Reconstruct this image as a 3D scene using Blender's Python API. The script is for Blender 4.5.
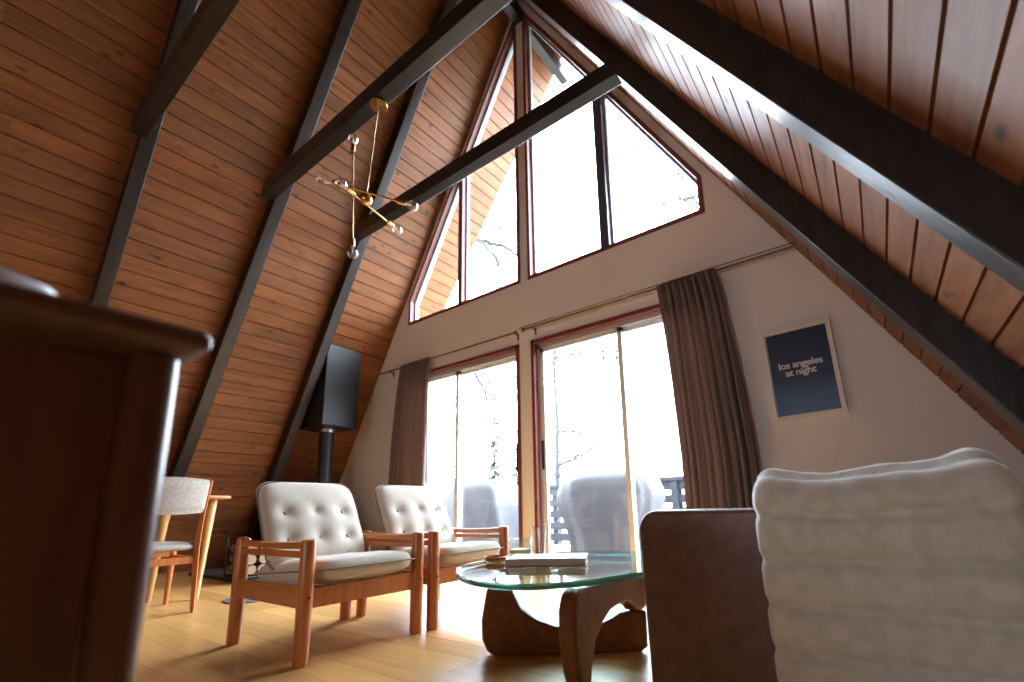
import bpy, bmesh, math, random
from mathutils import Vector, Matrix, noise
random.seed(7)
PI = math.pi
for o in list(bpy.data.objects): bpy.data.objects.remove(o)
scene = bpy.context.scene
col = scene.collection

# ---------------------------------------------------------------- camera
F_PX = 462.667
camd = bpy.data.cameras.new('camera'); cam = bpy.data.objects.new('camera', camd); col.objects.link(cam)
camd.sensor_fit = 'HORIZONTAL'; camd.sensor_width = 36.0
camd.lens = F_PX / 1024 * 36
camd.shift_x = -29.165 / 1024; camd.shift_y = 69.48 / 1024
camd.clip_start = 0.02; camd.clip_end = 400
cr = Vector((0.8094976, 0.5864884, -0.0272932)); cu = Vector((0.1440816, -0.1533733, 0.9776078)); cw = Vector((-0.5691697, 0.7953037, 0.2086576))
cam.matrix_world = Matrix(((cr.x, cu.x, -cw.x, 2.52856), (cr.y, cu.y, -cw.y, -3.3138), (cr.z, cu.z, -cw.z, 0.53648), (0, 0, 0, 1)))
camd.dof.use_dof = True; camd.dof.focus_distance = 2.1; camd.dof.aperture_fstop = 1.9
scene.camera = cam

# ---------------------------------------------------------------- sky, exposure
w = bpy.data.worlds.new('world'); scene.world = w; w.use_nodes = True
bg = w.node_tree.nodes['Background']; bg.inputs[0].default_value = (0.82, 0.93, 1.08, 1); bg.inputs[1].default_value = 8.0
vs = scene.view_settings; vs.view_transform = 'Standard'; vs.look = 'None'; vs.gamma = 1; vs.use_curve_mapping = False
vs.exposure = 2.06

def portal(x, y, z, sx, sz, facing):
    l = bpy.data.lights.new('portal', 'AREA'); l.shape = 'RECTANGLE'; l.size = sx; l.size_y = sz
    l.cycles.is_portal = True
    o = bpy.data.objects.new('portal', l); col.objects.link(o); o.location = (x, y, z)
    o.rotation_euler = (PI / 2 * (1 if facing > 0 else -1), 0, 0)
portal(0.9, 0.16, 1.05, 1.9, 2.1, -1); portal(-0.9, 0.16, 1.05, 1.9, 2.1, -1)
portal(0, 0.16, 4.4, 3.5, 3.4, -1); portal(1.55, -6.46, 1.25, .8, .8, 1)

# ---------------------------------------------------------------- materials
M = {}
def mat(name, c, rough=0.5, metal=0.0, **k):
    m = bpy.data.materials.new(name); m.use_nodes = True
    b = m.node_tree.nodes['Principled BSDF']
    b.inputs['Base Color'].default_value = (*c, 1); b.inputs['Roughness'].default_value = rough; b.inputs['Metallic'].default_value = metal
    for kk, v in k.items(): b.inputs[kk.replace('_', ' ')].default_value = v
    M[name] = m; return m
def nd(m, t, **k):
    n = m.node_tree.nodes.new(t)
    for a, v in k.items(): setattr(n, a, v)
    return n
def lk(m, a, b): m.node_tree.links.new(a, b)
def bsdf(m): return m.node_tree.nodes['Principled BSDF']
def ramp(m, stops):
    r = nd(m, 'ShaderNodeValToRGB'); e = r.color_ramp.elements
    e[0].position = stops[0][0]; e[0].color = (*stops[0][1], 1)
    e[1].position = stops[-1][0]; e[1].color = (*stops[-1][1], 1)
    for p, c in stops[1:-1]:
        q = e.new(p); q.color = (*c, 1)
    return r
def mixc(m, a, b, f, mode='MIX'):
    x = nd(m, 'ShaderNodeMix', data_type='RGBA', blend_type=mode)
    for i, v in ((0, f), (6, a), (7, b)):
        if hasattr(v, 'links') or hasattr(v, 'is_linked'): lk(m, v, x.inputs[i])
        elif isinstance(v, (int, float)): x.inputs[i].default_value = v
        else: x.inputs[i].default_value = (*v, 1)
    return x.outputs[2]
def bump(m, h, s, d=0.01):
    b = nd(m, 'ShaderNodeBump'); b.inputs['Strength'].default_value = s; b.inputs['Distance'].default_value = d
    lk(m, h, b.inputs['Height']); lk(m, b.outputs[0], bsdf(m).inputs['Normal'])
def wood(name, c1, c2, rough=0.35, axis=0, scale=6, grain=14, bumps=0.15):
    """solid wood, grain running along the given local axis"""
    m = mat(name, c1, rough)
    tc = nd(m, 'ShaderNodeTexCoord'); mp = nd(m, 'ShaderNodeMapping'); lk(m, tc.outputs['Object'], mp.inputs[0])
    sc = [grain] * 3; sc[axis] = 1.2; mp.inputs['Scale'].default_value = sc
    n = nd(m, 'ShaderNodeTexNoise'); n.inputs['Scale'].default_value = scale; n.inputs['Detail'].default_value = 6; n.inputs['Roughness'].default_value = .6
    lk(m, mp.outputs[0], n.inputs['Vector'])
    r = ramp(m, [(.3, c2), (.65, c1)]); lk(m, n.outputs[0], r.inputs[0]); lk(m, r.outputs[0], bsdf(m).inputs['Base Color'])
    bump(m, n.outputs[0], bumps, .003)
    return m
def uvplanks(name, light, dark, rough, width, length, knots=True, groove=0.0, coat=0.0):
    """boards laid in UV space: U metres along the board, V metres across"""
    m = mat(name, light, rough)
    uv = nd(m, 'ShaderNodeUVMap'); sx = nd(m, 'ShaderNodeSeparateXYZ'); lk(m, uv.outputs[0], sx.inputs[0])
    def mth(op, a, b=None):
        q = nd(m, 'ShaderNodeMath', operation=op)
        for i, v in enumerate((a, b)):
            if v is None: continue
            if isinstance(v, (int, float)): q.inputs[i].default_value = v
            else: lk(m, v, q.inputs[i])
        return q.outputs[0]
    row = mth('FLOOR', mth('DIVIDE', sx.outputs[1], width))
    wn = nd(m, 'ShaderNodeTexWhiteNoise', noise_dimensions='1D'); lk(m, row, wn.inputs['W'])
    off = mth('MULTIPLY', wn.outputs[0], length)
    bd = mth('FLOOR', mth('DIVIDE', mth('ADD', sx.outputs[0], off), length))
    cb = nd(m, 'ShaderNodeCombineXYZ'); lk(m, row, cb.inputs[0]); lk(m, bd, cb.inputs[1])
    wb = nd(m, 'ShaderNodeTexWhiteNoise', noise_dimensions='2D'); lk(m, cb.outputs[0], wb.inputs['Vector'])
    # grain coordinates, shifted for each board
    gx = nd(m, 'ShaderNodeCombineXYZ'); lk(m, mth('MULTIPLY', sx.outputs[0], 1.1), gx.inputs[0]); lk(m, mth('MULTIPLY', sx.outputs[1], 11), gx.inputs[1]); lk(m, mth('MULTIPLY', wb.outputs[0], 40), gx.inputs[2])
    n = nd(m, 'ShaderNodeTexNoise'); n.inputs['Scale'].default_value = 2.2; n.inputs['Detail'].default_value = 7; n.inputs['Roughness'].default_value = .62; n.inputs['Distortion'].default_value = .6
    lk(m, gx.outputs[0], n.inputs['Vector'])
    r = ramp(m, [(.28, dark), (.62, light)]); lk(m, n.outputs[0], r.inputs[0])
    c = r.outputs[0]
    tone = ramp(m, [(0, (.84, .81, .78)), (1, (1.12, 1.10, 1.08))]); lk(m, wb.outputs[0], tone.inputs[0])
    c = mixc(m, c, tone.outputs[0], 1.0, 'MULTIPLY')
    if knots:
        kx = nd(m, 'ShaderNodeCombineXYZ'); lk(m, mth('MULTIPLY', sx.outputs[0], 3.4), kx.inputs[0]); lk(m, mth('MULTIPLY', sx.outputs[1], 6.5), kx.inputs[1]); lk(m, mth('MULTIPLY', row, 7.3), kx.inputs[2])
        v = nd(m, 'ShaderNodeTexVoronoi'); v.inputs['Scale'].default_value = 1.25; lk(m, kx.outputs[0], v.inputs['Vector'])
        kr = ramp(m, [(.05, (1, 1, 1)), (.17, (0, 0, 0))]); lk(m, v.outputs['Distance'], kr.inputs[0])
        c = mixc(m, c, tuple(q * .22 for q in dark), kr.outputs[0])
    if groove > 0:
        def line(coord, per, g):
            fr = mth('FRACT', mth('DIVIDE', coord, per)); return mth('LESS_THAN', fr, g / per)
        ln = mth('MAXIMUM', line(sx.outputs[1], width, groove), line(mth('ADD', sx.outputs[0], off), length, groove))
        c = mixc(m, c, tuple(q * .35 for q in dark), ln)
    lk(m, c, bsdf(m).inputs['Base Color'])
    if coat: bsdf(m).inputs['Coat Weight'].default_value = coat; bsdf(m).inputs['Coat Roughness'].default_value = .2
    bsdf(m).inputs['Specular IOR Level'].default_value = .35 if knots else .5
    bump(m, n.outputs[0], .12, .004)
    return m
def noisy(name, c1, c2, rough, scale, b=.2, dist=.005, **k):
    m = mat(name, c1, rough, **k); tc = nd(m, 'ShaderNodeTexCoord')
    n = nd(m, 'ShaderNodeTexNoise'); n.inputs['Scale'].default_value = scale; n.inputs['Detail'].default_value = 5; lk(m, tc.outputs['Object'], n.inputs['Vector'])
    r = ramp(m, [(.35, c2), (.65, c1)]); lk(m, n.outputs[0], r.inputs[0]); lk(m, r.outputs[0], bsdf(m).inputs['Base Color'])
    if b: bump(m, n.outputs[0], b, dist)
    return m

uvplanks('cedar', (.255, .090, .025), (.125, .039, .012), .54, .126, 2.7, coat=.03)
uvplanks('floorwood', (.72, .42, .145), (.57, .31, .098), .36, .14, 1.3, knots=False, groove=.0022, coat=.22)
wood('beam', (.030, .021, .018), (.012, .009, .008), .34, axis=2, scale=3, grain=12, bumps=.5)
wood('beam_x', (.024, .019, .017), (.011, .009, .008), .38, axis=0, scale=3, grain=12, bumps=.5)
noisy('plaster', (.83, .77, .73), (.80, .74, .70), .85, 60, .15, .002)
noisy('redtrim', (.20, .045, .035), (.15, .035, .028), .45, 30, .05)
mat('orangetrim', (.42, .14, .05), .4)
mat('white_frame', (.72, .72, .70), .4); mat('flare_trim', (.075, .075, .115), .4); mat('grey_frame', (.34, .37, .42), .5); mat('alu', (.62, .63, .64), .35, .6)
wood('teak', (.56, .19, .055), (.40, .115, .030), .33, axis=2, scale=5, grain=10)
wood('teak_x', (.56, .19, .055), (.40, .115, .030), .33, axis=0, scale=5, grain=10)
wood('oak', (.60, .33, .11), (.48, .24, .07), .35, axis=2)
wood('walnut', (.26, .095, .038), (.16, .052, .022), .32, axis=0, scale=5, grain=9)
wood('cabinetwood', (.135, .064, .042), (.085, .042, .028), .30, axis=2, scale=4, grain=10)
noisy('linen', (.66, .60, .50), (.54, .48, .39), .95, 260, .35, .002, Sheen_Weight=.3)
noisy('tweed', (.55, .51, .45), (.28, .26, .23), .95, 170, .3, .002)
mat('button', (.42, .36, .28), .9); mat('piping', (.30, .22, .14), .9)
noisy('leather', (.19, .098, .065), (.13, .064, .044), .38, 22, .25, .003)
noisy('plush', (.68, .65, .55), (.57, .55, .45), .97, 35, .5, .006, Sheen_Weight=.8)
noisy('curtain', (.26, .20, .195), (.20, .15, .148), .9, 90, .2, .002)
noisy('black_metal', (.018, .020, .024), (.012, .013, .016), .45, 12, .05)
mat('brass', (.62, .36, .14), .25, 1.0); mat('rodmetal', (.16, .11, .07), .35, .9); mat('steel', (.6, .6, .58), .3, 1.0)
mat('white_paint', (.75, .75, .73), .45); mat('ceramic', (.80, .82, .88), .2); mat('paper', (.78, .75, .70), .7)
mat('pink_frame', (.80, .70, .66), .45); mat('dark_rock', (.05, .045, .04), .8)
mat('bookcover', (.80, .78, .75), .35); mat('bookback', (.55, .25, .14), .5); mat('wax', (.62, .66, .22), .5)
mat('letter', (.85, .80, .76), .6)
noisy('bark', (.014, .013, .014), (.008, .007, .008), .9, 20, .5, .01)
noisy('bark_pale', (.024, .022, .024), (.015, .014, .016), .9, 20, .5, .01)
noisy('needles', (.022, .030, .020), (.014, .020, .013), .9, 8, 0)
noisy('cover_grey', (.050, .050, .056), (.036, .036, .042), .6, 6, .2, .01)
noisy('rail_paint', (.010, .014, .021), (.007, .010, .015), .6, 10, .1)
noisy('deck', (.25, .20, .17), (.18, .15, .13), .7, 12, .2)
noisy('ground', (.20, .21, .16), (.12, .13, .09), .95, .6, 0)
noisy('logs', (.30, .19, .11), (.15, .09, .05), .9, 25, .4, .006); mat('logend', (.30, .20, .12), .8)
mat('rug_cloth', (.10, .10, .12), .9)
# poster print: deep blue with a paler band low down
m = mat('poster_print', (.02, .03, .07), .4)
tc = nd(m, 'ShaderNodeTexCoord'); sp = nd(m, 'ShaderNodeSeparateXYZ'); lk(m, tc.outputs['Object'], sp.inputs[0])
mr = nd(m, 'ShaderNodeMapRange'); mr.inputs[1].default_value = -.27; mr.inputs[2].default_value = .27; lk(m, sp.outputs[2], mr.inputs[0])
r = ramp(m, [(0, (.05, .12, .27)), (.18, (.045, .10, .23)), (.42, (.014, .022, .065)), (1, (.009, .012, .036))]); lk(m, mr.outputs[0], r.inputs[0]); lk(m, r.outputs[0], bsdf(m).inputs['Base Color'])
def glassmat(name, tint=(1, 1, 1), refl=1.0, ior=1.45):
    m = bpy.data.materials.new(name); m.use_nodes = True; nt = m.node_tree; nt.nodes.clear()
    out = nt.nodes.new('ShaderNodeOutputMaterial'); mx = nt.nodes.new('ShaderNodeMixShader'); tr = nt.nodes.new('ShaderNodeBsdfTransparent'); gl = nt.nodes.new('ShaderNodeBsdfGlossy')
    fr = nt.nodes.new('ShaderNodeFresnel'); ge = nt.nodes.new('ShaderNodeNewGeometry'); mi = nt.nodes.new('ShaderNodeMapRange')
    mi.inputs[3].default_value = ior; mi.inputs[4].default_value = 1 / ior      # same reflectance on both faces of the pane
    nt.links.new(ge.outputs['Backfacing'], mi.inputs[0]); nt.links.new(mi.outputs[0], fr.inputs[0]); gl.inputs['Roughness'].default_value = 0.01
    tr.inputs[0].default_value = (*tint, 1)
    mu = nt.nodes.new('ShaderNodeMath'); mu.operation = 'MULTIPLY'; mu.inputs[1].default_value = refl
    nt.links.new(fr.outputs[0], mu.inputs[0]); nt.links.new(mu.outputs[0], mx.inputs[0]); nt.links.new(tr.outputs[0], mx.inputs[1]); nt.links.new(gl.outputs[0], mx.inputs[2]); nt.links.new(mx.outputs[0], out.inputs[0])
    M[name] = m
glassmat('pane', (.97, .98, .98)); glassmat('bulbglass', (.88, .87, .86), 5.0); glassmat('tumbler', (.97, .98, .98), 2.4)
glassmat('tableglass', (.74, .86, .84), 1.2, 1.5)
m = mat('glassedge', (.03, .19, .17), .12); bsdf(m).inputs['Transmission Weight'].default_value = .35
# translucent curtain
m = M['curtain']; nt = m.node_tree; out = [n for n in nt.nodes if n.type == 'OUTPUT_MATERIAL'][0]
tl = nd(m, 'ShaderNodeBsdfTranslucent'); tl.inputs[0].default_value = (.30, .19, .14, 1); mx = nd(m, 'ShaderNodeMixShader'); mx.inputs[0].default_value = .32
lk(m, bsdf(m).outputs[0], mx.inputs[1]); lk(m, tl.outputs[0], mx.inputs[2]); lk(m, mx.outputs[0], out.inputs[0])

# ---------------------------------------------------------------- mesh helpers
class MB:
    def __init__(s): s.v = []; s.f = []
    def add(s, vs_, fs):
        n = len(s.v); s.v += [tuple(v) for v in vs_]; s.f += [tuple(i + n for i in f) for f in fs]; return s
    def box(s, x0, x1, y0, y1, z0, z1):
        return s.add([(x, y, z) for x in (x0, x1) for y in (y0, y1) for z in (z0, z1)],
                     [(0, 1, 3, 2), (4, 6, 7, 5), (0, 4, 5, 1), (2, 3, 7, 6), (0, 2, 6, 4), (1, 5, 7, 3)])
    def bar(s, a, b, wd, ht, up=(0, 0, 1)):
        a = Vector(a); b = Vector(b); d = (b - a).normalized(); up = Vector(up)
        sd = d.cross(up).normalized(); u2 = sd.cross(d)
        P = [p + sd * i * wd / 2 + u2 * j * ht / 2 for p in (a, b) for i in (-1, 1) for j in (-1, 1)]
        return s.add(P, [(0, 1, 3, 2), (4, 6, 7, 5), (0, 4, 5, 1), (2, 3, 7, 6), (0, 2, 6, 4), (1, 5, 7, 3)])
    def tube(s, pts, rads, n=10, cap=True):
        pts = [Vector(p) for p in pts]
        if isinstance(rads, (int, float)): rads = [rads] * len(pts)
        t0 = (pts[1] - pts[0]).normalized(); ref = Vector((0, 0, 1)) if abs(t0.z) < .9 else Vector((1, 0, 0))
        nrm = t0.cross(ref).normalized(); base = len(s.v)
        for i, p in enumerate(pts):
            t = (pts[min(i + 1, len(pts) - 1)] - pts[max(i - 1, 0)]).normalized()
            nrm = (nrm - t * nrm.dot(t)).normalized(); bn = t.cross(nrm)
            for k in range(n):
                a = 2 * PI * k / n; s.v.append(tuple(p + (nrm * math.cos(a) + bn * math.sin(a)) * rads[i]))
        for i in range(len(pts) - 1):
            for k in range(n):
                k2 = (k + 1) % n; s.f.append((base + i * n + k, base + i * n + k2, base + (i + 1) * n + k2, base + (i + 1) * n + k))
        if cap:
            s.f.append(tuple(base + k for k in range(n))[::-1]); s.f.append(tuple(base + (len(pts) - 1) * n + k for k in range(n)))
        return s
    def lathe(s, prof, c=(0, 0, 0), n=24, axis=(0, 0, 1)):
        """prof: (radius, height) list about an axis"""
        ax = Vector(axis).normalized(); q = Vector((0, 0, 1)).rotation_difference(ax); base = len(s.v); c = Vector(c)
        for r_, h in prof:
            for k in range(n):
                a = 2 * PI * k / n; s.v.append(tuple(c + q @ Vector((r_ * math.cos(a), r_ * math.sin(a), h))))
        for i in range(len(prof) - 1):
            for k in range(n):
                k2 = (k + 1) % n; s.f.append((base + i * n + k, base + i * n + k2, base + (i + 1) * n + k2, base + (i + 1) * n + k))
        return s
    def prism(s, poly, fn, a, b):
        """poly: 2d outline; fn(u,v,w) -> xyz; extruded w from a to b"""
        n = len(poly); return s.add([fn(u, v, a) for u, v in poly] + [fn(u, v, b) for u, v in poly],
            [tuple(range(n))[::-1], tuple(range(n, 2 * n))] + [(i, (i + 1) % n, n + (i + 1) % n, n + i) for i in range(n)])
    def build(s, name, m, parent=None, smooth=False, bevel=0, seg=3, sub=0, loc=None, angle=35):
        me = bpy.data.meshes.new(name); me.from_pydata(s.v, [], s.f)
        bm = bmesh.new(); bm.from_mesh(me); bmesh.ops.recalc_face_normals(bm, faces=bm.faces); bm.to_mesh(me); bm.free()
        me.materials.append(M[m]); o = bpy.data.objects.new(name, me); col.objects.link(o)
        if parent: o.parent = parent
        if loc: o.location = loc
        if bevel:
            b = o.modifiers.new('bevel', 'BEVEL'); b.width = bevel; b.segments = seg; b.limit_method = 'ANGLE'; b.angle_limit = math.radians(angle)
        if sub: q = o.modifiers.new('sub', 'SUBSURF'); q.levels = sub; q.render_levels = sub
        if smooth or bevel:
            for p in me.polygons: p.use_smooth = True
            if bevel:
                wn = o.modifiers.new('wn', 'WEIGHTED_NORMAL'); wn.keep_sharp = True
            elif smooth != 'all':
                me.set_sharp_from_angle(angle=math.radians(50))
        return o
def tag(o, label=None, cat=None, group=None, kind=None):
    for k, v in (('label', label), ('category', cat), ('group', group), ('kind', kind)):
        if v: o[k] = v
    return o
def empty(name, loc=(0, 0, 0), rz=0):
    o = bpy.data.objects.new(name, None); o.empty_display_size = .1; col.objects.link(o); o.location = loc; o.rotation_euler = (0, 0, rz); return o
def thing(name, label, cat, loc=(0, 0, 0), rz=0, group=None): return tag(empty(name, loc, rz), label, cat, group)
def struct(o): o['kind'] = 'structure'; return o
def copy_tree(o, parent=None):
    c = o.copy(); col.objects.link(c)
    if parent: c.parent = parent
    for ch in [q for q in bpy.data.objects if q.parent == o]: copy_tree(ch, c)
    return c
def rrect(w_, h_, r, n=5):
    out = []
    for cx, cy, a0 in ((w_ / 2 - r, h_ / 2 - r, 0), (-w_ / 2 + r, h_ / 2 - r, 90), (-w_ / 2 + r, -h_ / 2 + r, 180), (w_ / 2 - r, -h_ / 2 + r, 270)):
        for k in range(n + 1):
            a = math.radians(a0 + 90 * k / n); out.append((cx + r * math.cos(a), cy + r * math.sin(a)))
    return out
def spline(pts, n=8, closed=True):
    out = []; N = len(pts)
    rng = range(N) if closed else range(N - 1)
    for i in rng:
        g = lambda j: Vector(pts[j % N]) if closed else Vector(pts[max(0, min(N - 1, j))])
        p0, p1, p2, p3 = g(i - 1), g(i), g(i + 1), g(i + 2)
        for k in range(n):
            t = k / n
            out.append(.5 * ((2 * p1) + (-p0 + p2) * t + (2 * p0 - 5 * p1 + 4 * p2 - p3) * t * t + (-p0 + 3 * p1 - 3 * p2 + p3) * t ** 3))
    if not closed: out.append(Vector(pts[-1]))
    return out

# ---------------------------------------------------------------- house shell
H, S = 6.2298, 1.75116
L1 = math.hypot(1, S)
HW = H / S
YB = -6.3      # inside face of the rear gable
def roof(side, name, y_lo, y_hi, u1=None, off=0.0, s0=0.0, s1=None, seed=0):
    """sloping boarded wall; boards run along Y with a V groove at each joint"""
    s1 = s1 or H / S * L1
    W = .126; ph = 5.42 % W
    prof = []     # (s, depth outward)
    s = ph - W if ph > s0 else ph
    cuts = []
    k = 0
    while True:
        c = ph + k * W
        if c > s1: break
        if c > s0 + .01: cuts.append(c)
        k += 1
    prof.append((s0, 0))
    for c in cuts:
        if c + .006 < s1: prof += [(c - .0065, 0), (c - .004, .012), (c + .004, .012), (c + .0065, 0)]
    prof.append((s1, 0))
    def P(s_, d, y):
        # along slope s_ from apex, d outward along the normal
        x = s_ / L1; z = H - S * s_ / L1
        nx, nz = S / L1, 1 / L1
        return (side * (x + nx * d), y, z + nz * d)
    ys = []
    v = []; uv = []
    for s_, d in prof:
        yl = y_lo(s_) if callable(y_lo) else y_lo; yh = y_hi(s_) if callable(y_hi) else y_hi
        for y in (yl, yh): v.append(P(s_, d + off, y)); uv.append((y, s_ - ph))
    n = len(prof)
    f = [(2 * i, 2 * i + 1, 2 * i + 3, 2 * i + 2) for i in range(n - 1)]
    nb = len(v)
    # outer skin
    for s_ in (s0, s1):
        yl = y_lo(s_) if callable(y_lo) else y_lo; yh = y_hi(s_) if callable(y_hi) else y_hi
        for y in (yl, yh): v.append(P(s_, .09 + off, y)); uv.append((y, s_))
    f += [(nb, nb + 2, nb + 3, nb + 1), (0, nb, nb + 1, 1), (2 * n - 2, 2 * n - 1, nb + 3, nb + 2)]
    f += [tuple([2 * i for i in range(n)] + [nb + 2, nb]), tuple([2 * i + 1 for i in range(n)] + [nb + 3, nb + 1])]
    me = bpy.data.meshes.new(name); me.from_pydata(v, [], f); l = me.uv_layers.new(name='UVMap')
    for lp in me.loops: l.data[lp.index].uv = uv[lp.vertex_index]
    bm = bmesh.new(); bm.from_mesh(me); bmesh.ops.recalc_face_normals(bm, faces=bm.faces); bm.to_mesh(me); bm.free()
    me.materials.append(M['cedar']); o = bpy.data.objects.new(name, me); col.objects.link(o); return o
struct(roof(-1, 'wall_left', YB - .14, .14)); struct(roof(1, 'wall_right', YB - .14, .14))
# outside overhang, narrower towards the ground
ov = lambda s: max(.2, .90 - .094 * s)
struct(roof(-1, 'trim_1', .14, ov)); struct(roof(1, 'trim_2', .14, ov))
# floor
me = bpy.data.meshes.new('floor'); v = [(-HW - .05, YB, 0), (HW + .05, YB, 0), (HW + .05, .14, 0), (-HW - .05, .14, 0)]
v += [(x, y, -.12) for x, y, z in v]
me.from_pydata(v, [], [(0, 1, 2, 3), (7, 6, 5, 4), (0, 4, 5, 1), (1, 5, 6, 2), (2, 6, 7, 3), (3, 7, 4, 0)]); l = me.uv_layers.new(name='UVMap')
for lp in me.loops: q = me.vertices[lp.vertex_index].co; l.data[lp.index].uv = (q.x, q.y)
me.materials.append(M['floorwood']); o = bpy.data.objects.new('floor', me); col.objects.link(o); struct(o)

# gable wall with real openings (front), thickness 0..0.14
ZS, ZK, DT = 2.726, 3.035, 2.08
A, B = 1.744, .054
def zedge(x): return ZK + S * (A - abs(x))
def gable(y0, y1, holes, name, m='plaster'):
    outer = [(-HW - .03, -.05), (HW + .03, -.05), (0, H + .05)]
    cu_ = bpy.data.curves.new(name, 'CURVE'); cu_.dimensions = '2D'; cu_.fill_mode = 'BOTH'; cu_.extrude = (y1 - y0) / 2
    for pl_ in [outer] + holes:
        sp_ = cu_.splines.new('POLY'); sp_.points.add(len(pl_) - 1); sp_.use_cyclic_u = True
        for i, (x, z) in enumerate(pl_): sp_.points[i].co = (x, z, 0, 1)
    tmp = bpy.data.objects.new(name, cu_); col.objects.link(tmp)
    dg = bpy.context.evaluated_depsgraph_get(); me = bpy.data.meshes.new_from_object(tmp.evaluated_get(dg))
    bpy.data.objects.remove(tmp)
    me.transform(Matrix.Rotation(PI / 2, 4, 'X')); me.transform(Matrix.Translation((0, (y0 + y1) / 2, 0)))
    me.materials.clear(); me.materials.append(M[m]); me.name = name
    o = bpy.data.objects.new(name, me); col.objects.link(o); return struct(o)
DL = (-1.76, -.087); DR = (.074, 1.79)
winL = [(-A, ZS), (-B, ZS), (-B, zedge(B)), (-A, ZK)]
winR = [(B, ZS), (A, ZS), (A, ZK), (B, zedge(B))]
gable(0, .14, [[(DL[0], .0), (DL[1], .0), (DL[1], DT), (DL[0], DT)], [(DR[0], .0), (DR[1], .0), (DR[1], DT), (DR[0], DT)], winL, winR], 'wall_back')
RW = [(1.2, .9), (1.9, .9), (1.9, 1.6), (1.2, 1.6)]
gable(YB - .14, YB, [RW], 'wall_front', 'walnut')

def inset(poly, d):
    """shrink a convex ccw polygon by d"""
    n = len(poly); out = []
    for i in range(n):
        p0, p1, p2 = Vector(poly[i - 1]), Vector(poly[i]), Vector(poly[(i + 1) % n])
        d1 = (p1 - p0).normalized(); d2 = (p2 - p1).normalized(); n1 = Vector((-d1.y, d1.x)); n2 = Vector((-d2.y, d2.x))
        k = d / (1 + n1.dot(n2)); out.append(tuple(p1 + (n1 + n2) * k))
    return out
def ring(mb, o, i, y0, y1):
    n = len(o)
    for k in range(n):
        k2 = (k + 1) % n
        q = [(o[k][0], o[k][1]), (o[k2][0], o[k2][1]), (i[k2][0], i[k2][1]), (i[k][0], i[k][1])]
        mb.prism(q, lambda u, v_, w_: (u, w_, v_), y0, y1)
    return mb
def window(idx, poly, mx, mw):
    r_ = struct(empty('window_%d' % idx))
    i1 = inset(poly, .028)
    ring(MB(), inset(poly, -.006), i1, -.012, .0499).build('window_frame', 'redtrim', r_)
    ring(MB(), i1, inset(i1, .020), .05, .085).build('pane_frame', 'grey_frame', r_)
    x0, x1 = mx - mw / 2, mx + mw / 2
    zt = zedge(max(abs(x0), abs(x1))) - .03 * L1
    MB().box(x0, x1, -.012, .09, poly[0][1] + .02, zt).build('mullion', 'redtrim' if idx == 1 else 'flare_trim', r_)  # right window mullion: bluish lens flare tint painted into its colour
    # exterior light strip beside the mullion
    for sx_ in (-1, 1):
        xx = mx + sx_ * (mw / 2 + .009)
        MB().box(xx - .009, xx + .009, .045, .085, poly[0][1] + .03, zedge(abs(xx) + .01) - .035 * L1).build('mullion_bead', 'grey_frame', r_)
    i2 = inset(i1, .01)
    for lo, hi in ((-9, mx), (mx, 9)):
        pl2 = clip(i2, lo, hi); MB().prism(pl2, lambda u, v_, w_: (u, w_, v_), .064, .068).build('glass', 'pane', r_)
    return r_
def clip(poly, lo, hi):
    def cl(pl_, x, keep):
        out = []
        for i in range(len(pl_)):
            a, b = pl_[i], pl_[(i + 1) % len(pl_)]; ia, ib = keep(a[0]), keep(b[0])
            if ia: out.append(a)
            if ia != ib: t = (x - a[0]) / (b[0] - a[0]); out.append((x, a[1] + t * (b[1] - a[1])))
        return out
    return cl(cl(poly, lo, lambda q: q >= lo), hi, lambda q: q <= hi)
window(1, winL, -.885, .062); window(2, winR, .895, .085)
# unseen rear window, added and sized to let fill light in
r_ = struct(empty('window_3')); ring(MB(), RW, inset(RW, .05), YB - .12, YB + .01).build('window_frame', 'redtrim', r_)
MB().prism(inset(RW, .04), lambda u, v_, w_: (u, w_, v_), YB - .07, YB - .066).build('glass', 'pane', r_)

def slider(idx, x0, x1, mx, handle_x):
    r_ = struct(empty('door_%d' % idx)); t = MB(); tw = .034
    t.box(x0 - .008, x0 + tw - .008, -.014, .06, .0, DT + .008); t.box(x1 - tw + .008, x1 + .008, -.014, .06, .0, DT + .008); t.box(x0 - .008, x1 + .008, -.014, .06, DT - tw + .008, DT + .008)
    t.build('door_frame', 'orangetrim' if 0 else 'redtrim', r_)
    a0, a1 = x0 + tw - .01, x1 - tw + .01; zt = DT - tw + .01
    t = MB(); t.box(a0, a0 + .03, .05, .13, 0, zt); t.box(a1 - .03, a1, .05, .13, 0, zt); t.box(a0, a1, .05, .13, zt - .045, zt); t.box(a0, a1, .02, .13, 0, .035)
    t.build('track', 'alu', r_, loc=(0, -.012, 0))
    def panel(p0, p1, y, nm):
        q = MB(); sw = .044
        q.box(p0, p0 + sw, y, y + .028, .03, zt - .03); q.box(p1 - sw, p1, y, y + .028, .03, zt - .03); q.box(p0, p1, y, y + .028, .03, .12); q.box(p0, p1, y, y + .028, zt - .085, zt - .03)
        f_ = q.build(nm, 'white_frame', r_); MB().box(p0 + .02, p1 - .02, y + .012, y + .016, .1, zt - .07).build('glass', 'pane', f_)
        return f_
    panel(a0 + .025, mx + .02, .045, 'sliding_panel'); panel(mx - .024, a1 - .025, .080, 'fixed_panel')
    hb = MB(); hb.box(handle_x - .012, handle_x + .012, .035, .056, .88, 1.14); hb.build('handle', 'black_metal' , r_, bevel=.004)
    return r_
slider(1, DL[0], DL[1], -.965, DL[1] - .075); slider(2, DR[0], DR[1], .948, .135)

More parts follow.
